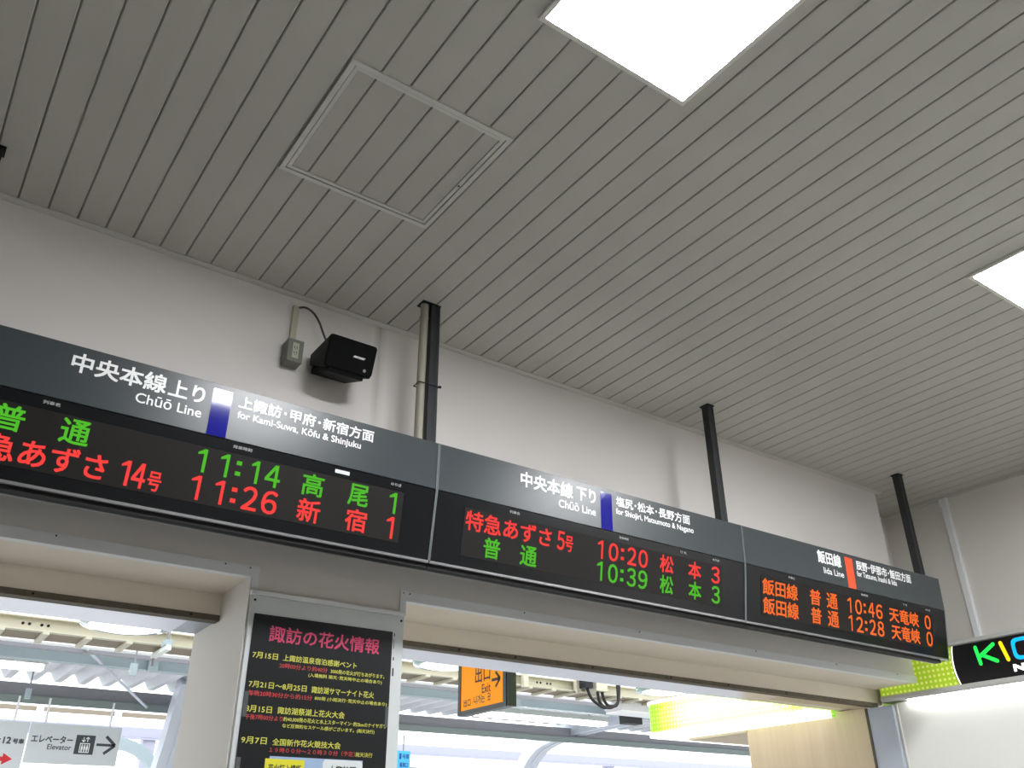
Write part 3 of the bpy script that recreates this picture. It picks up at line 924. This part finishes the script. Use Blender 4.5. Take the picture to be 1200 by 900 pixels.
t = thing('exit_sign', (3.68, 5.42, 2.49), 'orange exit sign in a dark frame hanging beyond the right opening', 'sign')
MB().box(3.604, 3.672, 5.100, 5.736, 2.492, 2.915).build('housing', M['exit_k'], t, bevel=0.004)
q = MB(); rect(q, lambda y, z: (3.6025, y, z), 5.158, 5.700, 2.524, 2.885); q.build('orange_face', M['exit_o'], t, label='lit orange face')
fr_ = MB(); ring_ = [(5.120, 5.157, 2.494, 2.913), (5.701, 5.734, 2.494, 2.913), (5.157, 5.701, 2.494, 2.523), (5.157, 5.701, 2.886, 2.913)]
for y0, y1, z0, z1 in ring_:
    fr_.box(3.597, 3.6038, y0, y1, z0, z1)
fr_.build('face_frame', M['exit_k'], t)
q = MB()
def FX(u, v): return (3.6015, -u, v)
for s_t, a, b_, z0, z1, w_ in (('出口', -5.512, -5.318, 2.690, 2.808, 0.03), ('Exit', -5.424, -5.313, 2.613, 2.674, 0.03), ('出口', -5.661, -5.569, 2.546, 2.600, 0.03), ('나가는', -5.528, -5.386, 2.549, 2.607, 0.03), ('곳', -5.355, -5.312, 2.553, 2.604, 0.03)):
    q = MB()
    write(q, s_t, FX, a, b_, z0, z1, w_, 4)
    q.build('lettering', M['ink'], t, label='dark lettering')
q = MB()
def stroke(mb, fn, a, b, wd):
    dx, dy = b[0] - a[0], b[1] - a[1]
    l = math.hypot(dx, dy)
    nx, ny = -dy / l * wd / 2, dx / l * wd / 2
    poly(mb, fn, [(a[0] + nx, a[1] + ny), (b[0] + nx, b[1] + ny), (b[0] - nx, b[1] - ny), (a[0] - nx, a[1] - ny)])
stroke(q, FX, (-5.300, 2.685), (-5.205, 2.685), 0.020)
stroke(q, FX, (-5.252, 2.736), (-5.196, 2.685), 0.020)
stroke(q, FX, (-5.252, 2.634), (-5.196, 2.685), 0.020)
q.build('arrow', M['ink'], t, label='dark arrow pointing right')
for y in (5.2, 5.6):
    MB().tube([(3.638, y, 2.91), (3.638, y, 3.0)], 0.012, 8).build('hanger_rod', M['exit_k'], t)

# canopy over the platform: every beam runs along x
def zz(y, s): return 1.6 + y * s
cp = thing('platform_canopy', (4, 9.5, 0), 'grey and cream steel platform canopy beyond the openings', 'canopy')
X0, X1 = -7.0, 19.0
b_ = MB()
b_.box(X0, X1, 7.50, 7.508, zz(7.5, .2015), zz(7.5, .2145))
b_.box(X0, X1, 7.44, 7.50, zz(7.5, .2137), zz(7.5, .2148))
b_.box(X0, X1, 7.44, 7.50, zz(7.5, .2010), zz(7.5, .2022))
b_.build('cream_channel', M['cream'], cp, label='cream channel beam')
for i in range(4):
    for dx in (0, 0.045, 0.13, 0.175):
        x = 0.86 + i * 2.4 + dx
        MB().tube([(x, 7.496, 3.165), (x, 7.5, 3.165)], 0.011, 8).build('bolt_hole', M['dark'], cp)
for i in range(30):
    x = -0.5 + i * 0.30
    MB().box(x, x + 0.045, 7.42, 7.80, 3.085, 3.108).build('cross_strut', M['cream'], cp)
for x in (4.85, 5.42, 6.1):
    MB().box(x, x + 0.06, 7.40, 7.45, 3.09, 3.235).build('hanger_bracket', M['cream'], cp)
MB().box(X0, X1, 7.515, 7.80, 3.112, 3.125).build('soffit_board', M['soffb'], cp, label='brown soffit board')
MB().box(X0, X1, 8.26, 8.36, zz(8.3, .1915), zz(8.3, .1995)).build('white_gutter', M['gutter'], cp, label='white gutter')
def sheet(mb, x0, x1, y0, y1, z, zslope, pitch=0.25, amp=0.095, th=0.012):
    xs = []
    x = x0
    while x < x1:
        for dx, dz in ((0.0, 0), (0.045, 0), (0.105, 1), (0.165, 1), (0.225, 0)):
            xs.append((x + dx, dz * amp))
        x += pitch
    n_ = len(xs)
    vs = [(p[0], y, z + p[1] + dz + (y - y0) * zslope) for y in (y0, y1) for dz in (0, th) for p in xs]
    fs = []
    for i in range(n_ - 1):
        a0, b0, a1, b1_ = i, n_ + i, 2 * n_ + i, 3 * n_ + i
        fs += [(a0, a0 + 1, a1 + 1, a1), (b0, b1_, b1_ + 1, b0 + 1), (a0, b0, b0 + 1, a0 + 1), (a1, a1 + 1, b1_ + 1, b1_)]
    mb.add(vs, fs)
b_ = MB(); sheet(b_, X0, X1, 8.55, 11.12, 3.32, 0.004); b_.build('roof_sheet', M['sheet'], cp, label='folded corrugated roof sheet')
MB().box(X0, X1, 8.5, 8.54, zz(8.5, .1862), zz(8.5, .1905)).build('edge_angle', M['girder'], cp)
b_ = MB()
b_.box(X0, X1, 9.0, 9.06, zz(9, .1757), zz(9, .1853))
b_.box(X0, X1, 8.97, 9.06, zz(9, .1750), zz(9, .1758))
b_.build('cable_tray', M['tray'], cp, label='blue-grey cable tray')
for x in (0.72, 2.16, 6.4, 8.6):
    b_ = MB()
    b_.box(x, x + 0.09, 8.93, 8.99, zz(9, .1735), zz(9, .189))
    b_.build('tray_hanger', M['tray'], cp)
    MB().tube([(x + 0.06, 8.96, zz(9, .189)), (x + 0.06, 8.96, 3.40)], 0.012, 6).build('hanger_rod', M['girder'], cp)
MB().prism([(11.0, zz(11, .1415)), (11.0, zz(11, .153)), (11.03, zz(11, .153)), (11.03, zz(11, .1415))], 'x', X0, X1).build('main_girder', M['girder'], cp, label='grey girder web under the corrugations')
b_ = MB(); b_.box(X0, X1, 10.95, 11.35, zz(11.0, .1392), zz(11.0, .1414)); b_.box(X0, X1, 10.93, 10.95, zz(10.93, .1345), zz(10.93, .1415)); b_.build('lower_girder', M['girder2'], cp)
b_ = MB().tube([(1.48, 8.42, 3.215), (2.70, 10.92, 3.115)], 0.014, 8); b_.build('brace_rod', M['arm'], cp, label='thin pale diagonal brace rod')
b_ = MB().tube([(0.55, 8.62, 3.30), (0.30, 9.0, 3.26)], 0.016, 8); b_.build('brace_rod', M['arm'], cp, label='short pale brace rod')

for x, y, z, zt in ((1.84, 8.2, 2.985, 3.5), (1.40, 10.6, 3.07, 3.34)):
    MB().box(x, x + 0.055, y, y + 0.04, z, z + 0.10).build('wire_clamp', M['tray'], cp)
    MB().tube([(x + 0.03, y + 0.02, z + 0.10), (x + 0.03, y + 0.02, zt)], 0.008, 6).build('wire_hanger', M['girder'], cp)

# curved canopy columns
def column(x, label, path):
    t = thing('canopy_column', (x, path[0][0], 0), label, 'column', 'curved canopy columns')
    MB().ribbon(catmull2(path), 0.20, 'x', x - 0.13, x + 0.13).build('arm', M['arm'], t)
    MB().ribbon(catmull2(path), 0.225, 'x', x - 0.02, x + 0.02).build('rib', M['arm'], t)
def catmull2(p):
    return [(q.x, q.y) for q in catmull([(a, b, 0) for a, b in p], 6)]
column(3.02, 'pale curved canopy column beside the left opening edge', [(11.08, 0), (11.05, 2.1), (10.94, 2.5), (10.76, 2.79), (10.62, 3.09), (10.44, 3.36)])
column(9.05, 'pale curved canopy column below the orange exit sign', [(12.55, 0), (12.52, 2.3), (12.35, 2.8), (12.05, 3.08), (11.63, 3.22), (10.8, 3.30), (9.8, 3.33)])

# platform lights
def fluoro(x0, x1, y, z, label):
    t = thing('platform_light', ((x0 + x1) / 2, y, z), label, 'lamp')
    MB().prism([(y - 0.12, z + 0.03), (y - 0.07, z + 0.10), (y + 0.07, z + 0.10), (y + 0.12, z + 0.03)], 'x', x0, x1).build('fitting', M['fit'], t)
    for dy in (-0.06, 0.06):
        MB().tube([(x0 + 0.04, y + dy, z + 0.008), (x1 - 0.04, y + dy, z + 0.008)], 0.019, 10).build('tube', M['tube'], t)
    for x in (x0 + 0.01, x1 - 0.03):
        MB().box(x, x + 0.02, y - 0.1, y + 0.1, z - 0.012, z + 0.03).build('end_cap', M['fit'], t)
    for x in (x0 + 0.25, x1 - 0.25):
        MB().tube([(x, y, z + 0.10), (x, y, 3.42)], 0.01, 6).build('hanger_rod', M['girder'], t)
fluoro(-1.3, 1.38, 9.55, 3.19, 'long white fluorescent light at the left edge beyond the opening')
fluoro(5.95, 8.15, 9.35, 3.10, 'long white fluorescent light below the orange exit sign')

t = thing('hanging_lamp', (1.885, 7.5, 3.04), 'slim pale lamp hung on thin rods in the left opening', 'lamp')
b = MB(); b.prism([(1.862, 3.045), (1.908, 3.045), (1.902, 3.082), (1.868, 3.082)], 'y', 7.28, 7.69); b.build('body', M['fit'], t)
MB().box(1.878, 1.894, 7.691, 7.706, 2.985, 3.045).build('pull_end', M['girder'], t)
for y in (7.31, 7.37):
    MB().tube([(1.885, y, 3.12), (1.885, y, 3.3)], 0.007, 6).build('hanger_rod', M['girder'], t)
MB().box(1.855, 1.915, 7.29, 7.40, 3.0825, 3.125).build('clamp', M['tray'], t)
MB().box(1.83, 1.94, 7.2, 7.45, 3.30, 3.32).build('ceiling_plate', M['fit'], t)

# far canopy, train
cp2 = thing('far_canopy', (8, 16, 0), 'pale lavender canopy beam of the far platform', 'canopy')
MB().box(-8, 30, 16.0, 16.15, zz(16, .1097), zz(16, .119)).build('edge_beam', M['farst'], cp2)
MB().box(-8, 30, 15.97, 16.0, zz(16, .1075), zz(16, .1092)).build('lower_rail', M['farst'], cp2)
MB().box(-8, 4.9, 14.5, 14.56, zz(14.5, .1285), zz(14.5, .1325)).build('louvre_strip', M['soffb'], cp2, label='brownish louvre strip')
for x in range(-2, 5, 1):
    MB().box(x * 1.05, x * 1.05 + 0.09, 14.44, 14.57, zz(14.5, .127), zz(14.5, .1345)).build('louvre_post', M['gutter'], cp2)
for x in (4.0, 4.42, 14.0, 22.0):
    MB().box(x, x + 0.2, 16.02, 16.2, 0, zz(16, .1097)).build('column', M['farst'], cp2)
fl = MB(); fl.box(-2, 4.5, 15.2, 15.3, zz(15.2, .121), zz(15.2, .1235)); fl.build('light_line', M['fit'], cp2)

t = thing('train_coach', (12, 19.5, 0), 'white train coach with grey windows low in the right opening', 'train')
prof = [(18.2, 0.2), (18.2, 3.30), (18.32, 3.50), (18.7, 3.60), (20.5, 3.60), (20.9, 3.50), (21.0, 3.3), (21.0, 0.2)]
MB().prism(prof, 'x', 9.6, 27.0).build('body', M['train'], t)
for x0 in (13.3, 15.2, 17.1, 19.0):
    pts = []
    for cx, cz, a0 in ((x0 + 1.05, 2.55, -90), (x0 + 1.05, 3.15, 0), (x0 + 0.08, 3.15, 90), (x0 + 0.08, 2.55, 180)):
        for i in range(5):
            a = math.radians(a0 + 22.5 * i)
            pts.append((cx + 0.08 * math.cos(a), cz + 0.08 * math.sin(a)))
    MB().prism(pts, 'y', 18.19, 18.21).build('window', M['trainw'], t)
MB().box(9.8, 26.8, 18.5, 20.8, 0, 0.199).build('underframe', M['exit_k'], t)
b = MB(); b.box(12.0, 12.9, 18.185, 18.2, 3.27, 3.31); b.box(10.0, 11.0, 18.185, 18.2, 3.27, 3.31); b.build('vent_slot', M['exit_k'], t, label='dark vent slots')

# cyan platform sign
t = thing('platform_sign', (6.8, 12.4, 2.3), 'small cyan platform sign beside the notice board edge', 'sign')
def at(px_ratio, y): return px_ratio * y
MB().box(6.745, 6.96, 12.4, 12.43, 2.55, 2.985).build('panel', M['cyan'], t)
q = MB(); write(q, '号車', lambda u, v: (u, 12.398, v), 6.83, 6.94, 2.875, 2.945, 0.04, 2); q.build('lettering', M['navy'], t)
q = MB(); write(q, '乗車口', lambda u, v: (u, 12.398, v), 6.785, 6.925, 2.76, 2.83, 0.04, 2); q.build('lettering', M['navy'], t)
q = MB(); rect(q, lambda u, v: (u, 12.398, v), 6.775, 6.81, 2.87, 2.95); q.build('icon', M['navy'], t)
MB().tube([(6.85, 12.42, 2.98), (6.85, 12.42, 3.2)], 0.012, 6).build('hanger_rod', M['girder'], t)

# elevator sign and car-number sign
YE = 10.9
def FE(u, v): return (u, YE - 0.0012, v)
def FE2(u, v): return (u, YE - 0.0022, v)
t = thing('elevator_sign', (2.02, 10.92, 2.49), 'white sign with elevator pictogram and black arrow, lower left', 'sign')
MB().box(1.566, 2.478, YE, YE + 0.05, 2.492, 2.882).build('panel', M['sign_w'], t, bevel=0.004)
q = MB(); write(q, 'エレベーター', FE, 1.596, 2.001, 2.690, 2.765, 0.05, 3); q.build('lettering', M['sign_k'], t, label='dark grey lettering')
q = MB(); write(q, 'Elevator', FE, 1.764, 1.999, 2.628, 2.680, 0.03, 3); q.build('lettering', M['sign_k'], t, label='dark grey lettering')
q = MB(); rect(q, FE, 2.030, 2.222, 2.594, 2.785); q.build('icon_square', M['sign_k'], t, label='dark square with white lift pictogram')
q = MB()
for (x0, x1, z0, z1) in ((2.078, 2.178, 2.610, 2.618), (2.078, 2.178, 2.698, 2.706), (2.078, 2.086, 2.618, 2.698), (2.170, 2.178, 2.618, 2.698)):
    rect(q, FE2, x0, x1, z0, z1)
for x in (2.103, 2.128, 2.153):
    rect(q, FE2, x - 0.009, x + 0.009, 2.640, 2.676)
    rect(q, FE2, x - 0.007, x - 0.001, 2.620, 2.640)
    rect(q, FE2, x + 0.001, x + 0.007, 2.620, 2.640)
    poly(q, FE2, [(x + 0.007 * math.cos(a_ * math.pi / 4), 2.686 + 0.007 * math.sin(a_ * math.pi / 4)) for a_ in range(8)])
for (x, s) in ((2.108, -1), (2.148, 1)):
    zc = 2.742
    stroke(q, FE2, (x, zc - 0.022), (x, zc + 0.022), 0.008)
    stroke(q, FE2, (x - 0.018, zc + s * 0.006), (x, zc + s * 0.024), 0.008)
    stroke(q, FE2, (x + 0.018, zc + s * 0.006), (x, zc + s * 0.024), 0.008)
q.build('pictogram', M['white'], t)
q = MB()
stroke(q, FE, (2.243, 2.697), (2.425, 2.697), 0.026)
stroke(q, FE, (2.330, 2.785), (2.435, 2.697), 0.030)
stroke(q, FE, (2.330, 2.609), (2.435, 2.697), 0.030)
q.build('arrow', M['sign_k'], t, label='dark arrow pointing right')
for x in (1.7, 2.35):
    MB().tube([(x, YE + 0.03, 2.88), (x, YE + 0.03, 3.135)], 0.012, 8).build('hanger_rod', M['gutter'], t)
t = thing('car_number_sign', (1.1, 10.92, 2.40), 'white car number sign with a red arrow at the lower left corner', 'sign')
MB().box(0.60, 1.552, YE, YE + 0.05, 2.40, 2.882).build('panel', M['sign_w'], t, bevel=0.004)
for s_t, a, b_, z0, z1 in (('～', 1.235, 1.318, 2.690, 2.715), ('12', 1.338, 1.412, 2.662, 2.728), ('号車', 1.428, 1.535, 2.664, 2.716)):
    q = MB(); write(q, s_t, FE, a, b_, z0, z1, 0.09, 3); q.build('lettering', M['sign_k'], t, label='dark lettering')
q = MB()
poly(q, FE, [(1.00, 2.497), (1.37, 2.497), (1.37, 2.462), (1.462, 2.518), (1.37, 2.574), (1.37, 2.539), (1.00, 2.539)])
q.build('arrow', M['sign_r'], t, label='red arrow pointing right')
for x in (0.75, 1.4):
    MB().tube([(x, YE + 0.03, 2.88), (x, YE + 0.03, 3.135)], 0.012, 8).build('hanger_rod', M['gutter'], t)

# curved pipe arch behind the elevator sign
t = MB()
path = [(2.0, 2.93)] + [(2.92 + 0.62 * math.sin(math.radians(a)), 2.31 + 0.62 * math.cos(math.radians(a))) for a in range(0, 91, 9)] + [(3.54, 0.0)]
t.ribbon(path, 0.13, 'y', 12.9, 13.05)
tag(t.build('arch_frame', M['tray']), 'grey curved arch frame just right of the elevator sign', 'frame')

# right opening: hanging cabinet, dark column, junction box and black cables
t = thing('hanging_cabinet', (7.5, 7.6, 2.9), 'pale grey hanging cabinet with rounded lower edge left of the lime lightbox', 'cabinet')
b = MB()
x0, x1, z0, z1 = 6.93, 8.3, 3.02, 3.40
pts = [(x1, z0), (x1, z1), (x0, z1)] + [(x0 + 0.06 - 0.06 * math.cos(math.radians(a)), z0 + 0.06 - 0.06 * math.sin(math.radians(a))) for a in range(0, 91, 15)]
b.prism(pts, 'y', 7.7, 7.95); b.build('body', M['sheet'], t)
MB().box(x0 + 0.05, x1, 7.69, 7.96, z0 - 0.02, z0 - 0.0005).build('lower_lip', M['gutter'], t, label='white lower lip')
t2 = MB(); t2.prism([(7.86, 3.29), (7.86, 3.03), (8.12, 3.03), (8.12, 3.29)], 'y', 8.58, 8.72)
t2.box(7.97, 8.01, 8.63, 8.67, 3.29, 3.325)
tag(t2.build('dark_hanging_box', M['casing']), 'dark box hanging behind the black cables in the right opening', 'box')
t = thing('junction_box', (6.25, 7.3, 3.15), 'cream junction box with dangling black cables right of the exit sign', 'box')
MB().box(6.25, 6.40, 7.25, 7.439, 3.10, 3.32).build('housing', M['cream'], t, bevel=0.005)
MB().box(6.10, 6.20, 7.25, 7.35, 3.12, 3.32).build('black_unit', M['casing'], t)
for ct in ([(6.16, 7.30, 3.12), (6.22, 7.30, 3.02), (6.36, 7.30, 2.95), (6.44, 7.30, 2.96)],
           [(6.30, 7.30, 3.10), (6.33, 7.30, 2.99), (6.44, 7.30, 2.95), (6.56, 7.30, 3.0), (6.60, 7.30, 3.12), (6.61, 7.3, 3.4)],
           [(6.36, 7.30, 3.10), (6.40, 7.30, 3.0), (6.48, 7.30, 2.97), (6.58, 7.30, 3.03), (6.57, 7.3, 3.4)]):
    MB().tube(catmull(ct), 0.016, 8).build('cable', M['blackcable'], t, label='black cable')
